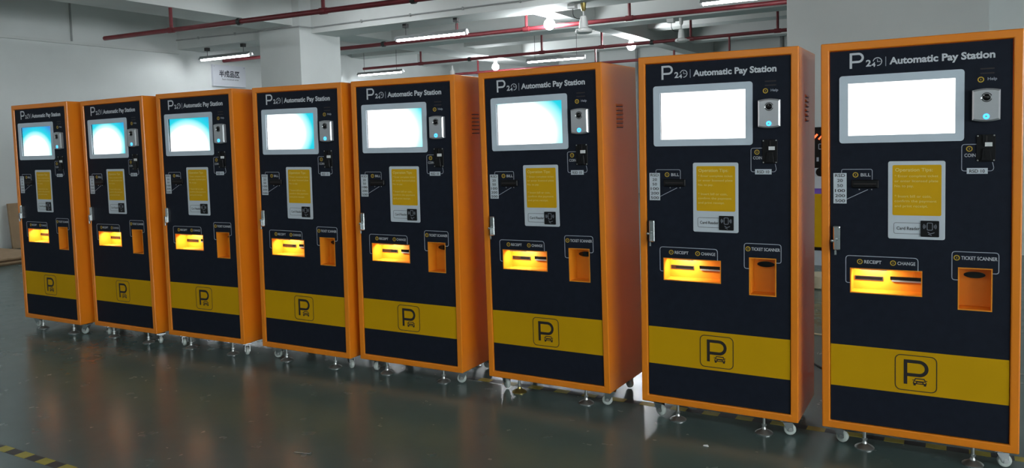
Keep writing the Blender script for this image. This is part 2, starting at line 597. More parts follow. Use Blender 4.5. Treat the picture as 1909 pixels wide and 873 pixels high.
# ---------------------------------------------------------------- red sprinkler pipes
def sprinkler(y, xa, za, xb, zb, r, drops, label, couplings=(), down=()):
    t = empty('sprinkler_pipe', (xa, y, za))
    tag(t, label, 'pipe', 'dark red sprinkler pipes')

    def zat(x):
        return (zb - za) * (x - xa) / (xb - xa)
    MB().tube([(0, 0, 0), (xb - xa, 0, zb - za)], r, 10).build('pipe_run', 'red_pipe', t, True)
    for x, zt in drops:
        MB().tube([(x - xa, 0, zat(x)), (x - xa, 0, zt - za)], r * 0.72, 8).build('riser', 'red_pipe', t, True)
        MB().tube([(x - xa - 0.05, 0, zat(x - 0.05)), (x - xa + 0.05, 0, zat(x + 0.05))], r * 1.25, 10).build('tee_joint', 'red_pipe', t, True)
    for x in couplings:
        MB().tube([(x - xa - 0.025, 0, zat(x)), (x - xa + 0.025, 0, zat(x))], r * 1.45, 10).build('coupling', 'dark_iron', t, True)
    for x, zl in down:
        MB().tube([(x - xa, 0, zat(x)), (x - xa, 0, zl - za)], r * 0.6, 8).build('drop', 'red_pipe', t, True)


sprinkler(6.65, -10.05, 2.835, XR, 2.64, 0.030, [(-8.68, 3.10), (-6.13, ZS - 0.012), (-2.0, ZS - 0.012)],
          'nearest red pipe crossing the upper left corner', (-7.45, -4.9))
sprinkler(9.9, XL, 2.88, XR, 2.865, 0.030, [(-6.52, ZS - 0.012), (-5.35, ZS - 0.012), (-3.81, ZS - 0.012), (-1.0, ZS - 0.012)],
          'red pipe running just behind the front beam', (-7.9, -5.0))
sprinkler(12.7, -10.68, 2.86, -2.2, 2.888, 0.028, [(-9.23, ZS - 0.012), (-6.56, ZS - 0.012), (-5.40, ZS - 0.012), (-3.84, ZS - 0.012), (-2.48, ZS - 0.012)],
          'red pipe crossing above the sixth and seventh machines', (-8.1, -4.5), [(-5.52, 2.2), (-3.22, 2.1)])
sprinkler(15.4, -10.3, 2.88, -2.2, 2.88, 0.03, [(-9.6, ZS - 0.012), (-5.0, ZS - 0.012)], 'farthest red pipe close above the fifth and sixth machines')


# ---------------------------------------------------------------- conduit along the front beam
t = empty('conduit', (0, 0, 0))
tag(t, 'thin grey conduit clipped along the front beam', 'conduit')
MB().tube([(XL, 8.935, 3.155), (-9.40, 8.935, 3.12), (-9.35, 8.685, 3.08), (-8.49, 8.685, 3.075), (-8.48, 8.93, 3.08), (-7.8, 8.935, 3.085), (-1.62, 8.935, 3.085)],
          0.011, 6).build('pipe_run', 'grey_conduit', t)
for k in range(11):
    x = -11.0 + 0.87 * k
    if -9.5 < x < -8.3:
        continue
    z = 3.155 - (x - XL) * 0.013 if x < -9.3 else 3.085
    MB().box(x - 0.008, x + 0.008, 8.918, 8.95, z - 0.02, z + 0.02).build('clip', 'grey_conduit', t)


# ---------------------------------------------------------------- ceiling fans (motors, blades not seen)
def fan(x, y, zt, zb, k, label, gold):
    t = empty('ceiling_fan', (x, y, zt))
    tag(t, label, 'fan', 'ceiling fan motors under the beams')
    h = zt - zb
    MB().lathe([(0.018 * k, -0.10), (0.030 * k, -0.08), (0.036 * k, 0.0)], 14).build('canopy', gold, t, True)
    MB().tube([(0, 0, -0.07), (0, 0, -h + 0.20 * k)], 0.011, 8).build('down_rod', 'white_plastic', t)
    MB().lathe([(0.050 * k, -h + 0.06 * k), (0.058 * k, -h + 0.07 * k), (0.052 * k, -h + 0.15 * k), (0.040 * k, -h + 0.215 * k), (0.012, -h + 0.225 * k)], 16
               ).build('motor_neck', 'white_plastic', t, True)
    MB().lathe([(0.06 * k, -h), (0.10 * k, -h + 0.012), (0.108 * k, -h + 0.03 * k), (0.10 * k, -h + 0.055 * k), (0.055 * k, -h + 0.075 * k)], 20
               ).build('motor_housing', 'white_plastic', t, True)
    for a in (10, 130, 250):
        a = math.radians(a)
        c, s = math.cos(a), math.sin(a)
        MB().tube([(c * 0.08 * k, s * 0.08 * k, -h + 0.03), (c * 0.135 * k, s * 0.135 * k, -h + 0.028)], 0.011, 6).build('blade_bracket', 'white_plastic', t)
    b = MB().box(-0.20, -0.10, -0.045, 0.045, -0.055, 0.0).build('junction_box', 'white_plastic', t)
    MB().tube([(-0.145, 0, -0.05), (-0.145, 0, -0.12), (-0.13, 0, -0.16), (-0.09, 0, -0.185), (-0.03, 0, -0.19)], 0.005, 5).build('wire', 'dark_iron', b)


fan(-4.115, 9.12, 3.0, 2.62, 1.0, 'white ceiling fan motor with brass collar under the front beam', 'brass')
fan(-3.51, 11.15, 3.0, 2.65, 0.85, 'white ceiling fan motor on a thin rod above the seventh machine', 'white_plastic')

# ---------------------------------------------------------------- sign on the left wall
t = empty('wall_sign', (XL, 9.98, 2.415))
tag(t, 'pale sign with four dark Chinese characters on the left wall', 'sign')
t.rotation_euler = (0, 0, math.radians(90))      # local -y points into the hall (+X)
SG = MB().box(-0.365, 0.365, -0.05, -0.002, 0.005, 0.385)
bevel(SG.build('board', 'sign_white', t), 0.003)
mb = MB()
put_text(mb, '半成品区', -0.232, 0.222, 0.165, 0.292, -0.0512, bold=0.03)
mb.build('characters', 'sign_ink', t)
mb = MB()
put_text(mb, 'Semi-finished area', -0.175, 0.195, 0.118, 0.150, -0.0512, bold=0.0)
mb.build('small_lettering', 'sign_ink', t)
for sx in (-0.335, 0.335):
    MB().lathe([(0.008, 0.0), (0.006, 0.004)], 10, 'y', (sx, -0.05, 0.355)).build('screw', 'steel_grey', t)

# ================================================================= PAY STATION
W, H, D = 0.70, 1.5946, 0.416
TW = 0.0323            # orange frame round the door
ZB = 0.08              # underside of the cabinet above the floor
YD = 0.007             # face of the door behind the frame's face
YP = YD - 0.0007       # face of printed films
# openings in the door
SCR = (0.102, 0.481, 1.2185, 1.4285)
REC = (0.112, 0.369, 0.580, 0.677)
TIC = (0.497, 0.605, 0.540, 0.699)

PARTS = []     # (object, parent key or None, tilts with the cabinet)


def part(o, tilt=True):
    PARTS.append((o, tilt))
    return o


proto = empty('pay_station', (0, 0, 0))


def P(mb, name, m, parent=None, smooth=False):
    """a part (or, with a parent, a sub-part) of the pay station, drawn in door coordinates"""
    o = mb.build(name, m, parent if parent is not None else proto, smooth)
    if parent is None:
        part(o)
    return o


# cabinet: hollow orange shell with an open front
mb = MB()
oi = [(0, 0), (W, 0), (W, H), (0, H)]
ii = [(TW, TW), (W - TW, TW), (W - TW, H - TW), (TW, H - TW)]
mb.v = [(p[0], 0, p[1]) for p in oi] + [(p[0], D, p[1]) for p in oi] + \
       [(p[0], 0, p[1]) for p in ii] + [(p[0], D - 0.01, p[1]) for p in ii]
mb.f = [(4, 7, 6, 5), (12, 13, 14, 15)]
for i in range(4):
    j = (i + 1) % 4
    mb.f += [(i, j, 8 + j, 8 + i), (i, 4 + i, 4 + j, j), (8 + i, 8 + j, 12 + j, 12 + i)]
cab = bevel(P(mb, 'cabinet', 'orange'), 0.0045, 2)
# louvres pressed out of the right side
lm = None
for k in range(6):
    z = 1.288 + 0.0205 * k
    v = MB().add([(W, 0.160, z), (W, 0.235, z), (W, 0.235, z + 0.012), (W, 0.160, z + 0.012),
                  (W + 0.007, 0.163, z + 0.001), (W + 0.007, 0.232, z + 0.001)],
                 [(0, 1, 5, 4), (4, 5, 2, 3), (0, 4, 3), (1, 2, 5)])
    lo = P(v, 'louver', 'orange', cab)
    s = MB().box(W - 0.001, W + 0.0008, 0.160, 0.235, z - 0.0045, z - 0.0002)
    P(s, 'louver_slot', 'print_black', cab)


# door with its three openings
def plate_with_holes(x0, x1, z0, z1, holes, y0, y1):
    xs = sorted({x0, x1} | {h[0] for h in holes} | {h[1] for h in holes})
    zs = sorted({z0, z1} | {h[2] for h in holes} | {h[3] for h in holes})
    mb = MB()
    idx = {}

    def vid(i, j, b):
        k = (i, j, b)
        if k not in idx:
            idx[k] = len(mb.v)
            mb.v.append((xs[i], (y0, y1)[b], zs[j]))
        return idx[k]

    def solid(i, j):
        if i < 0 or j < 0 or i >= len(xs) - 1 or j >= len(zs) - 1:
            return False
        cx, cz = (xs[i] + xs[i + 1]) / 2, (zs[j] + zs[j + 1]) / 2
        return not any(h[0] < cx < h[1] and h[2] < cz < h[3] for h in holes)
    for i in range(len(xs) - 1):
        for j in range(len(zs) - 1):
            if not solid(i, j):
                continue
            for b in (0, 1):
                mb.f.append((vid(i, j, b), vid(i + 1, j, b), vid(i + 1, j + 1, b), vid(i, j + 1, b)))
            for di, dj, e in ((-1, 0, ((i, j), (i, j + 1))), (1, 0, ((i + 1, j), (i + 1, j + 1))),
                              (0, -1, ((i, j), (i + 1, j))), (0, 1, ((i, j + 1), (i + 1, j + 1)))):
                if not solid(i + di, j + dj):
                    (a, b_), (c, d) = e
                    mb.f.append((vid(a, b_, 0), vid(c, d, 0), vid(c, d, 1), vid(a, b_, 1)))
    return mb


G = 0.0022
P(plate_with_holes(TW + G, W - TW - G, TW + G, H - TW - G, [SCR, REC, TIC], YD, YD + 0.012), 'door_panel', 'panel')

# yellow band with the parking emblem
band = P(MB().box(TW + G, W - TW - G, YP, YD + 0.001, 0.183, 0.357), 'yellow_band', 'band')
ye = YP - 0.0006
P(MB().stroke(rrect(0.277, 0.424, 0.197, 0.339, 0.020), 0.0034, ye, YP, True), 'emblem_outline', 'print_black', band)
mb = MB()
mb.box(0.3075, 0.3205, ye, YP, 0.222, 0.3215)
mb.stroke([(0.3205, 0.315), (0.362, 0.315)] + arc(0.362, 0.288, 0.027, 90, -90, 14) + [(0.3205, 0.261)], 0.0135, ye, YP)
P(mb, 'emblem_letter', 'print_black', band)
mb = MB()   # little car seen from the front
mb.prism([(0.341, 0.2255), (0.389, 0.2255), (0.389, 0.234), (0.3855, 0.2385), (0.3445, 0.2385), (0.341, 0.234)], ye, YP)
mb.stroke([(0.3455, 0.239), (0.350, 0.2475), (0.380, 0.2475), (0.3845, 0.239)], 0.0042, ye, YP)
mb.box(0.3425, 0.351, ye, YP, 0.2195, 0.2265).box(0.379, 0.3875, ye, YP, 0.2195, 0.2265)
mb.box(0.3385, 0.344, ye, YP, 0.2395, 0.2425).box(0.386, 0.3915, ye, YP, 0.2395, 0.2425)
car = P(mb, 'emblem_car', 'print_black', band)
mb = MB().box(0.3445, 0.3515, ye - 0.0003, ye, 0.2305, 0.2350).box(0.3785, 0.3855, ye - 0.0003, ye, 0.2305, 0.2350).box(0.356, 0.374, ye - 0.0003, ye, 0.2295, 0.2325)
P(mb, 'car_lights', 'band', band)

# heading
mb = MB()
mb.box(0.1085, 0.1175, YP, YD, 1.488, 1.5495)
mb.stroke([(0.1175, 1.5455), (0.141, 1.5455)] + arc(0.141, 1.5295, 0.016, 90, -90, 12) + [(0.1175, 1.5135)], 0.0085, YP, YD)
P(mb, 'heading_letter', 'print_white')
mb = MB()
put_text(mb, '2', 0.1685, 0.1875, 1.4925, 1.519, YP, 0.03)
put_text(mb, '4', 0.1885, 0.2035, 1.490, 1.508, YP, 0.03)
mb.stroke(arc(0.2105, 1.5095, 0.0155, 170, -95, 22), 0.0030, YP, YD)
mb.stroke([(0.2105, 1.519), (0.2105, 1.5095), (0.2215, 1.5095)], 0.0020, YP, YD)
P(mb, 'clock_emblem', 'print_white')
P(MB().box(0.2395, 0.2415, YP, YD, 1.490, 1.527), 'heading_divider', 'print_grey')
P(put_text(MB(), 'Automatic Pay Station', 0.2535, 0.6095, 1.4865, 1.5235, YP, 0.034), 'heading_lettering', 'print_white')

# display
mb = MB()
po = rrect(0.070, 0.511, 1.1885, 1.4595, 0.012, 4)
pi = rrect(SCR[0], SCR[1], SCR[2], SCR[3], 0.0015, 4)
mb.ring(po, pi, YD - 0.005, YD + 0.010, YD - 0.0035)
bez = P(mb, 'display_bezel', 'bezel')
scr = MB().box(0, SCR[1] - SCR[0], 0, 0.004, 0, SCR[3] - SCR[2]).build('display_screen', 'display_washed_picture', bez)
scr.location = (SCR[0], YD + 0.009, SCR[2])

# help point
for z in (1.4565, 1.4395):
    P(MB().prism(rrect(0.562, 0.608, z - 0.0025, z + 0.0025, 0.002, 3), YP, YD), 'speaker_slot', 'print_black')


def icon(x, z, name):
    o = P(MB().stroke(arc(x, z, 0.0090, 0, 345, 22), 0.0034, YP, YD, True), name, 'ring_yellow')
    m = MB().box(x - 0.0009, x + 0.0009, YP, YD, z - 0.0005, z + 0.0032).prism([(x - 0.0026, z - 0.0002), (x, z - 0.0034), (x + 0.0026, z - 0.0002)], YP, YD)
    P(m, 'arrow', 'ring_yellow', o)


icon(0.564, 1.4165, 'help_icon')
P(put_text(MB(), 'Help', 0.586, 0.616, 1.4095, 1.4235, YP, 0.015), 'help_lettering', 'print_grey')
pts = [(0.5365, 1.266)] + [(0.5365 + 0.0905 * k / 8, 1.259 + 0.006 * (abs(k - 4) / 4) ** 2) for k in range(9)] + \
      [(0.627, 1.375)] + [(0.627 - 0.0905 * k / 8, 1.3825 - 0.006 * (abs(k - 4) / 4) ** 2) for k in range(9)]
pts = [p for i, p in enumerate(pts) if i not in (0, 10)]
inter = P(MB().prism(pts, YD - 0.022, YD, 0.006), 'intercom', 'silver')
yi = YD - 0.022
P(MB().stroke(arc(0.583, 1.349, 0.0165, 20, 160, 14), 0.003, yi - 0.0006, yi), 'grille_arc', 'print_black', inter)
P(MB().stroke(arc(0.583, 1.349, 0.0165, 200, 340, 14), 0.003, yi - 0.0006, yi), 'grille_arc', 'print_black', inter)
P(MB().lathe([(0.0135, -0.001), (0.013, 0.003), (0.010, 0.004), (0.0085, 0.001), (0.002, 0.0025)], 20, 'y', (0.583, yi, 1.349)), 'camera_lens', 'dark_glass', inter, True)
P(MB().lathe([(0.0022, -0.001), (0.0016, 0.0012)], 10, 'y', (0.566, yi, 1.347)), 'status_light', 'white_led', inter)
P(MB().lathe([(0.0105, -0.001), (0.0105, 0.0018), (0.0065, 0.0024), (0.0060, 0.001)], 20, 'y', (0.582, yi, 1.278)), 'call_button', 'blue_led', inter)
P(MB().lathe([(0.0042, 0.0), (0.0036, 0.0028)], 12, 'y', (0.582, yi, 1.278)), 'button_cap', 'bezel', inter)

# coin slot
coin = P(MB().prism(rrect(0.5515, 0.6135, 1.1085, 1.2105, 0.006, 3), YD - 0.004, YD, 0.001), 'coin_acceptor', 'black_plastic')
yc = YD - 0.004
P(MB().box(0.5715, 0.5775, yc - 0.006, yc, 1.173, 1.210), 'coin_guide', 'black_plastic', coin)
P(MB().box(0.5830, 0.5865, yc - 0.0004, yc, 1.176, 1.206), 'coin_slit', 'print_black', coin)
P(MB().prism([(0.566, 1.112), (0.601, 1.112), (0.596, 1.158), (0.571, 1.158)], yc - 0.009, yc, 0.002), 'return_cup', 'black_plastic', coin)
P(MB().box(0.580, 0.5825, yc - 0.0105, yc - 0.009, 1.120, 1.150), 'cup_rib', 'black_plastic', coin)
P(MB().box(0.579, 0.603, yc - 0.007, yc, 1.166, 1.181), 'return_lever', 'white_plastic', coin)
for sx, sz in ((0.556, 1.2055), (0.6085, 1.2065), (0.556, 1.1135), (0.6085, 1.1135)):
    P(MB().lathe([(0.0036, -0.0005), (0.0024, 0.0016)], 8, 'y', (sx, yc, sz)), 'screw', 'zinc', coin)
P(MB().stroke(roundpath([(0.5515, 1.1745), (0.5035, 1.1745), (0.5035, 1.0735), (0.522, 1.0735)], 0.010), 0.0022, YP, YD), 'coin_outline', 'print_grey')
P(MB().stroke(roundpath([(0.588, 1.0735), (0.603, 1.0735), (0.609, 1.083), (0.604, 1.1065)], 0.006), 0.0022, YP, YD), 'coin_outline', 'print_grey')
icon(0.5285, 1.1575, 'coin_icon')
P(put_text(MB(), 'COIN', 0.5125, 0.5495, 1.1265, 1.1395, YP, 0.01), 'coin_lettering', 'print_white')
cl = P(MB().box(0.5205, 0.589, YP, YD, 1.0625, 1.0845), 'coin_label', 'plate_white')
P(put_text(MB(), 'RSD 10', 0.529, 0.5795, 1.0665, 1.0795, YP - 0.0003, 0.015), 'label_lettering', 'print_black', cl)

# bank note slot
bl = P(MB().box(0.0465, 0.0965, YP, YD, 0.943, 1.0675), 'note_label', 'plate_white')
mb = MB()
for k, s in enumerate(('RSD', '20', '50', '100', '200', '500')):
    w = 0.0385 if len(s) == 3 else 0.0215
    z = 1.0515 - 0.0207 * k
    put_text(mb, s, 0.0715 - w / 2, 0.0715 + w / 2, z, z + 0.0125, YP - 0.0003, 0.012)
P(mb, 'label_lettering', 'print_black', bl)
P(MB().stroke(roundpath([(0.0775, 1.068), (0.0775, 1.0825), (0.192, 1.0825), (0.192, 1.040)], 0.008), 0.0022, YP, YD), 'note_outline', 'print_grey')
icon(0.130, 1.060, 'note_icon')
P(put_text(MB(), 'BILL', 0.1495, 0.186, 1.0535, 1.0665, YP, 0.01), 'note_lettering', 'print_white')
bill = P(MB().prism(rrect(0.116, 0.216, 1.007, 1.040, 0.004, 3), YD - 0.010, YD, 0.003), 'note_acceptor', 'black_plastic')
P(MB().box(0.124, 0.208, YD - 0.0104, YD - 0.0098, 1.0215, 1.0265), 'note_slit', 'print_black', bill)
P(MB().prism([(0.122, 1.0105), (0.210, 1.0105), (0.206, 1.0195), (0.126, 1.0195)], YD - 0.016, YD - 0.009, 0.002), 'lower_lip', 'black_plastic', bill)
for sx in (0.144, 0.190):
    P(MB().lathe([(0.003, -0.0005), (0.002, 0.0012)], 8, 'y', (sx, YD, 1.001)), 'screw', 'zinc', bill)
P(MB().stroke([(0.0965, 0.9605), (0.176, 1.0005)], 0.0022, YP, YD), 'note_pointer', 'print_grey')

# instruction plate with card reader
tips = P(MB().prism(rrect(0.2495, 0.4495, 0.8055, 1.1135, 0.008, 4), YD - 0.002, YD, 0.0008), 'instruction_plate', 'plate_white')
yt = YD - 0.002
P(MB().prism(rrect(0.2655, 0.4365, 0.899, 1.0985, 0.006, 4), yt - 0.0004, yt), 'yellow_field', 'tips_yellow', tips)
TT = yt - 0.0006
P(put_text(MB(), 'Operation Tips:', 0.275, 0.406, 1.0685, 1.0865, TT, 0.01), 'instruction_heading', 'tips_text', tips)
for k0, ls in ((0, (('* Enter complete ticket', 0.425), ('or enter licensed plate', 0.425), ('No. to pay.', 0.340))),
               (4, (('* Insert bill or coin,', 0.402), ('confirm the payment', 0.420), ('and print receipt.', 0.390)))):
    mb = MB()
    for k, (l, xe) in enumerate(ls):
        z = 1.0475 - 0.0198 * (k + k0)
        put_text(mb, l, 0.273, xe, z, z + 0.0125, TT, 0.0)
    P(mb, 'instruction_paragraph', 'tips_text', tips)
P(MB().stroke(roundpath([(0.366, 0.8695), (0.2705, 0.8695), (0.2705, 0.8265), (0.366, 0.8265)], 0.008), 0.0014, yt - 0.0005, yt), 'reader_outline', 'print_black', tips)
P(put_text(MB(), 'Card Reader', 0.2805, 0.3625, 0.8415, 0.8545, TT, 0.012), 'reader_lettering', 'print_black', tips)
P(MB().prism(rrect(0.3655, 0.4295, 0.8165, 0.880, 0.003, 3), yt - 0.004, yt, 0.0008), 'card_reader', 'black_plastic', tips)
mb = MB()
yk = yt - 0.0043
mb.stroke(rrect(0.3885, 0.4065, 0.8435, 0.8715, 0.003, 3), 0.0014, yk, yk + 0.0003, True)
for r in (0.006, 0.010, 0.014):
    mb.stroke(arc(0.4065, 0.8575, r, -42, 42, 6), 0.0012, yk, yk + 0.0003)
    mb.stroke(arc(0.3885, 0.8575, r, 138, 222, 6), 0.0012, yk, yk + 0.0003)
mb.stroke([(0.390, 0.836), (0.400, 0.829), (0.414, 0.834)], 0.0014, yk, yk + 0.0003)
mb.stroke([(0.392, 0.828), (0.404, 0.8225)], 0.0012, yk, yk + 0.0003)
P(mb, 'reader_emblem', 'print_grey', tips)

# swing handle lock
lock = P(MB().prism(rrect(0.0475, 0.0735, 0.752, 0.851, 0.004, 3), YD - 0.020, YD, 0.003), 'lock_handle', 'chrome')
P(MB().lathe([(0.0055, -0.002), (0.005, 0.004), (0.0025, 0.0045)], 14, 'y', (0.0605, YD - 0.020, 0.797)), 'lock_barrel', 'chrome', lock, True)
P(MB().box(0.0565, 0.0585, YD - 0.034, YD - 0.022, 0.736, 0.794).box(0.0535, 0.0615, YD - 0.031, YD - 0.029, 0.734, 0.752), 'key', 'chrome', lock)
P(MB().lathe([(0.0065, -0.004), (0.006, 0.007), (0.003, 0.008)], 12, 'y', (0.043, YD - 0.014, 0.789)), 'key_head', 'chrome', lock, True)


# trays
def tray(x0, x1, z0, z1, d, name, m):
    mb = MB()
    y0, y1 = YD - 0.0012, YD + d
    e = 0.003
    po = [(x0 - e, z0 - e), (x1 + e, z0 - e), (x1 + e, z1 + e), (x0 - e, z1 + e)]
    pi = [(x0 + 0.001, z0 + 0.001), (x1 - 0.001, z0 + 0.001), (x1 - 0.001, z1 - 0.001), (x0 + 0.001, z1 - 0.001)]
    mb.v = [(p[0], y0, p[1]) for p in po] + [(p[0], y0, p[1]) for p in pi] + [(p[0], y1, p[1]) for p in pi] + \
           [(p[0], y1 + e, p[1]) for p in po]
    for i in range(4):
        j = (i + 1) % 4
        mb.f += [(i, j, 4 + j, 4 + i), (4 + i, 4 + j, 8 + j, 8 + i), (i, 12 + i, 12 + j, j)]
    mb.f += [(8, 9, 10, 11), (12, 15, 14, 13)]
    # the flange covers the cut edge of the door: only as wide as the hole on its visible side
    return P(mb, name, m)


rt = tray(*REC, 0.085, 'receipt_tray', 'orange_tray')
yb = YD + 0.085
s1 = P(MB().ring(rrect(0.118, 0.226, 0.6175, 0.6355, 0.001, 1), rrect(0.1215, 0.2225, 0.6205, 0.6325, 0.001, 1), yb - 0.004, yb), 'receipt_slot_rim', 'print_black', rt)
P(MB().box(0.1215, 0.2225, yb - 0.0012, yb - 0.0002, 0.6205, 0.6325), 'receipt_slot', 'dark_glass', rt)
P(MB().box(0.252, 0.366, yb - 0.004, yb - 0.0002, 0.6245, 0.6385), 'change_slot', 'dark_glass', rt)
P(MB().prism([(0.258, 0.6185), (0.366, 0.6185), (0.366, 0.6245), (0.258, 0.6245)], yb - 0.010, yb - 0.0002), 'change_lip', 'silver', rt)
P(MB().box(0.145, 0.245, YD + 0.0135, YD + 0.0165, REC[3] - 0.006, REC[3] - 0.0012), 'lamp_strip', 'white_plastic', rt)
tt = tray(*TIC, 0.075, 'ticket_tray', 'orange_tray')
P(MB().prism([(0.550 + 0.037 * math.cos(a * math.pi / 12), 0.664 + 0.0125 * math.sin(a * math.pi / 12)) for a in range(24)],
             YD + 0.072, YD + 0.0748), 'scanner_window', 'dark_glass', tt)
for sx in (TIC[0] + 0.012, TIC[1] - 0.012):
    P(MB().lathe([(0.0028, -0.0005), (0.002, 0.0012)], 8, 'y', (sx, YD + 0.0748, 0.688)), 'screw', 'brass', tt)
# outlines and lettering over the trays
P(MB().stroke(roundpath([(0.110, 0.618), (0.093, 0.618), (0.093, 0.7295), (0.357, 0.7295), (0.357, 0.680)], 0.014), 0.0026, YP, YD), 'receipt_outline', 'print_grey')
icon(0.146, 0.7065, 'receipt_icon')
P(put_text(MB(), 'RECEIPT', 0.1625, 0.226, 0.700, 0.7135, YP, 0.012), 'receipt_lettering', 'print_white')
icon(0.268, 0.7065, 'change_icon')
P(put_text(MB(), 'CHANGE', 0.284, 0.3475, 0.700, 0.7135, YP, 0.012), 'change_lettering', 'print_white')
P(MB().stroke(roundpath([(0.4945, 0.653), (0.4735, 0.653), (0.4735, 0.763), (0.628, 0.763), (0.628, 0.6835), (0.6085, 0.6835)], 0.012), 0.0026, YP, YD), 'scanner_outline', 'print_grey')
icon(0.4895, 0.739, 'scanner_icon')
P(put_text(MB(), 'TICKET SCANNER', 0.5045, 0.6235, 0.7325, 0.7465, YP, 0.012), 'scanner_lettering', 'print_white')

# warm lamp hidden in the roof of the receipt tray
la = bpy.data.lights.new('tray_lamp', 'AREA')
la.shape = 'RECTANGLE'
la.size = 0.09
la.size_y = 0.012
la.energy = TRAY_LED_WATT
la.color = (1.0, 0.95, 0.66)
lo = bpy.data.objects.new('tray_lamp', la)
COL.objects.link(lo)
lo.parent = proto
lo.location = (0.190, YD + 0.026, REC[3] - 0.008)
lo.rotation_euler = (math.radians(28), 0, 0)
part(lo)

# feet and castors stand on the floor (z = 0)
FOOT = MB().lathe([(0.038, 0.0), (0.0385, 0.004), (0.034, 0.008), (0.020, 0.015), (0.011, 0.020), (0.009, 0.028)], 20).mesh('foot_pad', 'zinc', True)
STEM = MB().lathe([(0.0065, 0.022), (0.0065, ZB + 0.012)], 10).mesh('foot_stem', 'zinc', True)
NUT = MB().lathe([(0.011, 0.034), (0.011, 0.042)], 6).mesh('lock_nut', 'zinc')
WHEEL = MB().lathe([(0.010, -0.011), (0.020, -0.0105), (0.0245, -0.007), (0.0255, 0.0), (0.0245, 0.007), (0.020, 0.0105), (0.010, 0.011)], 22, 'y').mesh('wheel', 'wheel_rubber', True)
HUB = MB().lathe([(0.009, -0.0165), (0.009, 0.0165)], 12, 'y').mesh('axle', 'zinc', True)
FORK = MB()
for s in (-1, 1):
    FORK.prism([(-0.012, 0.022), (0.010, 0.020), (0.032, 0.058), (0.030, 0.062), (-0.010, 0.062)], s * 0.0145 - 0.001, s * 0.0145 + 0.001)
FORK.box(-0.010, 0.030, -0.0155, 0.0155, 0.059, 0.063)
FORK.lathe([(0.016, 0.062), (0.016, 0.069)], 14, 'z', (0.016, 0, 0))
FORK.box(-0.012, 0.044, -0.028, 0.028, 0.068, 0.071 + 0.003)
FORKM = FORK.mesh('castor_fork', 'chrome')

MACH = [  # x, y of the lower left front corner, yaw, tilt, lift, screen washout (size, mid u, mid v)
    (-6.1623, 3.2988, -0.0003, 0.0017, -0.0004, (0.27, 0.42, 0.10)),
    (-5.3862, 3.3575, -0.0166, 0.0081, -0.0026, (0.27, 0.40, 0.26)),
    (-4.5896, 3.3693, 0.0241, 0.0016, 0.0057, (0.32, 0.42, 0.08)),
    (-3.7692, 3.4200, 0.0199, -0.0077, 0.0025, (0.31, 0.30, 0.45)),
    (-3.0194, 3.4617, 0.0156, -0.0050, -0.0015, (0.39, 0.28, 0.38)),
    (-2.1669, 3.4963, -0.0347, 0.0089, -0.0059, (0.37, 0.30, 0.25)),
    (-1.2976, 3.4472, 0.0007, -0.0050, 0.0031, (0.75, 0.40, 0.40)),
    (-0.5040, 3.4594, -0.0010, 0.0014, -0.0008, (0.98, 0.50, 0.50)),
]
LABELS = [
    'orange and black pay station, leftmost of the row of eight',
    'orange and black pay station, second from the left wall',
    'orange and black pay station, third from the left, below the wall sign',
    'orange and black pay station, fourth from the left, in front of the square column',
    'orange and black pay station, fifth from the left, small white bottle on top',
    'orange and black pay station, third from the right, one brass coloured foot',
    'orange and black pay station, second from the right',
    'orange and black pay station, rightmost and nearest of the row',
]
random.seed(4)
base_mats = {}
bpy.context.view_layer.update()


def copy_part(o, parent):
    c = o.copy()
    COL.objects.link(c)
    c.parent = parent
    return c


children = {o: [c for c in o.children] for o, _ in PARTS}
local = {}
for o, _ in PARTS:
    local[o] = Matrix.Translation(o.location) @ o.rotation_euler.to_matrix().to_4x4()

for i, (x, y, yaw, tilt, lift, scrc) in enumerate(MACH):
    T = Matrix.Translation((0, 0, lift)) @ Matrix.Rotation(-tilt, 4, 'Y') @ Matrix.Translation((0, 0, ZB))
    root = proto if i == 0 else empty('pay_station')
    root.location = (x, y, 0)
    root.rotation_euler = (0, 0, yaw)
    tag(root, LABELS[i], 'pay station', 'pay stations standing in a row')
    for o, _ in PARTS:
        c = o if i == 0 else copy_part(o, root)
        c.matrix_local = T @ local[o]
        for ch in children[o]:
            d = ch if i == 0 else copy_part(ch, c)
            if d.name.startswith('display_screen'):
                d.color = (scrc[0], scrc[1], scrc[2], 1)
    # levelling feet
    for k, (fx, fy) in enumerate(((0.160, 0.042), (0.549, 0.042), (0.160, D - 0.045), (0.549, D - 0.045))):
        f = bpy.data.objects.new('levelling_foot', STEM)
        COL.objects.link(f)
        f.parent = root
        f.location = (fx, fy, 0)
        p = bpy.data.objects.new('foot_pad', FOOT)
        COL.objects.link(p)
        p.parent = f
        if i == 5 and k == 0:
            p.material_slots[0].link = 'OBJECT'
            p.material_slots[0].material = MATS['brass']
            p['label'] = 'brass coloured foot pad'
        n = bpy.data.objects.new('lock_nut', NUT)
        COL.objects.link(n)
        n.parent = f
    # castors
    for k, (fx, fy) in enumerate(((0.072, 0.062), (0.655, 0.062), (0.072, D - 0.055), (0.645, D - 0.055))):
        a = random.choice((150, 195, 20, -30, 100, 210)) if i < 6 else (165, 200, 20, 40)[k]
        c = bpy.data.objects.new('castor', FORKM)
        COL.objects.link(c)
        c.parent = root
        c.location = (fx, fy, 0.0035)
        c.rotation_euler = (0, 0, math.radians(a))
        for nm, me in (('wheel', WHEEL), ('axle', HUB)):
            w = bpy.data.objects.new(nm, me)
            COL.objects.link(w)
            w.parent = c
            w.location = (0, 0, 0.0255)

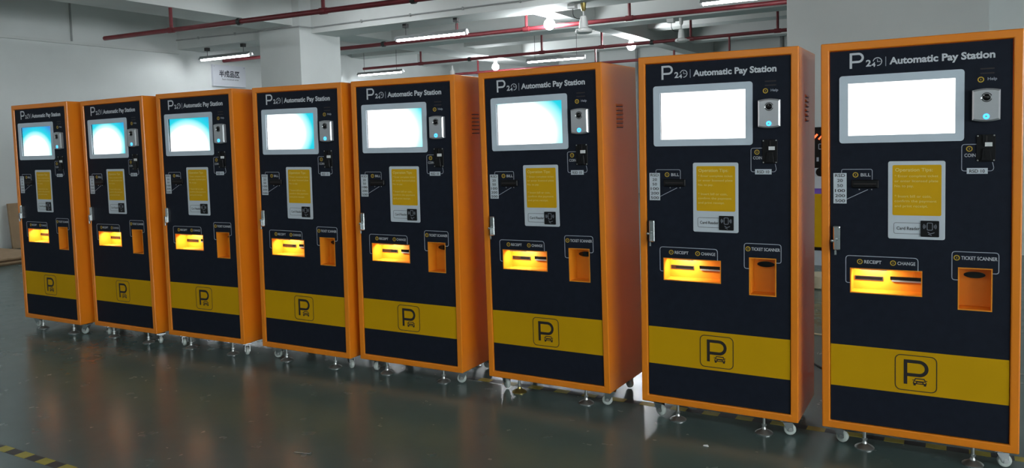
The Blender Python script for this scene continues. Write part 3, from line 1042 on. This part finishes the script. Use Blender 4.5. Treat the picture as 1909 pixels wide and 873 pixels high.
# ================================================================= SMALL THINGS
# bottle on top of the fifth machine
t = empty('small_bottle', (-3.0194 + 0.66, 3.4617 + 0.02, ZB + H - 0.005))
t.location = (-2.355, 3.52, ZB + H - 0.0035)
tag(t, 'small white nozzle bottle standing on the fifth machine', 'bottle')
MB().lathe([(0.012, 0.0), (0.013, 0.002), (0.013, 0.020), (0.007, 0.027)], 14).build('bottle_body', 'white_plastic', t, True)
MB().lathe([(0.0065, 0.0265), (0.006, 0.036), (0.0025, 0.050)], 12).build('nozzle', 'white_plastic', t, True)

# hazard tapes on the floor
def hazard(y, w, xs, x0, x1, label):
    t = empty('hazard_tape', (x0, y, 0))
    tag(t, label, 'tape', 'yellow and black floor tapes')
    MB().box(0, x1 - x0, -w / 2, w / 2, 0.0, 0.0006).build('black_film', 'tape_black', t)
    me = MB().box(0, 0.076, -w / 2 - 0.0005, w / 2 + 0.0005, 0.0, 0.0011).mesh('yellow_block', 'tape_yellow')
    x = xs - math.floor((xs - x0) / 0.1565) * 0.1565
    while x < x1 - 0.08:
        o = bpy.data.objects.new('yellow_block', me)
        COL.objects.link(o)
        o.parent = t
        o.location = (x - x0, 0, 0)
        x += 0.1565


hazard(1.861, 0.047, -3.748, -3.78, 0.9, 'yellow and black tape on the floor at the lower left corner')
hazard(3.636, 0.047, -2.314, -2.40, 1.4, 'yellow and black floor tape running beneath the machines')

# screw and bit of litter
t = empty('loose_screw', (-2.445, 2.413, 0.004), math.radians(13))
tag(t, 'thin dark screw lying on the floor in front', 'screw')
MB().tube([(-0.042, 0, 0), (0.036, 0, 0)], [0.0016, 0.0022], 6).build('shank', 'zinc', t)
MB().lathe([(0.0022, 0.0), (0.0055, 0.004), (0.0055, 0.006)], 10, 'x', (0.034, 0, 0.0015)).build('head', 'zinc', t)
o = MB().add([(-0.012, -0.004, 0), (0.013, -0.006, 0), (0.010, 0.006, 0), (-0.009, 0.007, 0),
              (-0.010, -0.002, 0.004), (0.009, -0.003, 0.007), (0.006, 0.004, 0.006), (-0.007, 0.005, 0.003)],
             [(0, 3, 2, 1), (4, 5, 6, 7), (0, 1, 5, 4), (1, 2, 6, 5), (2, 3, 7, 6), (3, 0, 4, 7)]).build('litter_scrap', 'white_plastic')
o.location = (-0.935, 3.236, 0)
tag(o, 'tiny white scrap on the floor before the second machine from the right', 'scrap')

# cardboard at the left wall
for k, (dx, dy, lab) in enumerate(((0.0, 0.0, 'bottom'), (0.03, -0.02, 'second'), (-0.02, 0.03, 'third'), (0.02, 0.0, 'top'))):
    o = MB().box(-0.72, 0.72, -0.62, 0.62, 0, 0.019).build('cardboard_sheet', 'cardboard' if k % 2 else 'cardboard_dark')
    o.location = (-10.52 + dx, 5.02 + dy, 0.002 + 0.0215 * k)
    o.rotation_euler = (0, 0, math.radians(1.5 * (k - 1)))
    tag(o, 'flat brown cardboard sheet, %s of the stack by the left wall' % lab, 'cardboard', 'cardboard sheets stacked by the left wall')
o = MB().box(0, 0.035, 0.0, 0.9, 0, 0.63).build('cardboard_board', 'cardboard')
o.location = (-11.44, 6.01, 0.0)
o.rotation_euler = (0, math.radians(-6), 0)
tag(o, 'brown cardboard panel leaning upright against the left wall', 'cardboard')

# kiosk seen through the gap between the two nearest machines
t = empty('display_kiosk', (-1.22, 8.2, 0))
tag(t, 'black and yellow kiosk with red display between the two nearest machines', 'kiosk')
bevel(MB().box(-0.26, 0.26, 0.0, 0.36, 0.15, 1.365).build('kiosk_body', 'black_plastic', t), 0.006)
MB().box(-0.255, 0.255, -0.004, 0.0, 0.185, 0.712).build('yellow_front', 'tips_yellow', t)
MB().box(-0.255, 0.255, -0.004, 0.0, 0.712, 0.765).build('purple_strip', 'purple_strip', t)
wp = MB().box(-0.255, 0.255, -0.005, 0.0, 0.765, 0.965).build('white_front', 'sign_white', t)
MB().lathe([(0.042, -0.001), (0.042, 0.004)], 20, 'y', (0.015, -0.005, 0.925)).build('round_button', 'black_plastic', wp)
mb = MB()
mb.stroke([(-0.055, 1.245), (-0.012, 1.295)], 0.016, -0.004, 0.0)
mb.stroke([(0.0, 1.245), (0.045, 1.30), (0.05, 1.245)], 0.016, -0.004, 0.0)
mb.stroke([(0.09, 1.245), (0.09, 1.30)], 0.016, -0.004, 0.0)
mb.build('red_display', 'led_red', t)
MB().stroke(rrect(0.0, 0.055, 1.15, 1.20, 0.006, 3), 0.006, -0.003, 0.0, True).build('front_emblem', 'print_grey', t)
MB().box(-0.02, 0.0, -0.003, 0.0, 1.03, 1.07).box(0.03, 0.06, -0.003, 0.0, 1.045, 1.055).build('front_marks', 'print_grey', t)
MB().box(-0.24, 0.24, 0.02, 0.34, 0.0, 0.15).build('plinth', 'plate_white', t)

# cream crate on the floor before the kiosk, cables
t = empty('cream_tub', (-1.03, 7.05, 0))
tag(t, 'cream plastic tub on the floor in front of the kiosk', 'tub')
MB().lathe([(0.10, 0.0), (0.115, 0.01), (0.135, 0.10)], 20).build('tub_body', 'cream', t, True)
MB().lathe([(0.140, 0.098), (0.140, 0.112), (0.128, 0.112)], 20).build('tub_rim', 'cream', t, True)
o = MB().tube([(-1.5, 5.60, 0.006), (-1.2, 5.46, 0.006), (-0.93, 5.39, 0.006), (-0.75, 5.35, 0.006), (-0.4, 5.42, 0.006), (0.2, 5.30, 0.006)], 0.006, 6).build('floor_cable', 'cream')
tag(o, 'cream cable on the floor behind the two nearest machines', 'cable')
o = MB().tube([(-1.25, 5.2, 0.005), (-0.95, 4.93, 0.005), (-0.80, 4.77, 0.005), (-0.66, 4.59, 0.005), (-0.4, 4.4, 0.005)], 0.005, 6).build('floor_cable', 'black_plastic')
tag(o, 'black cable on the floor behind the two nearest machines', 'cable')
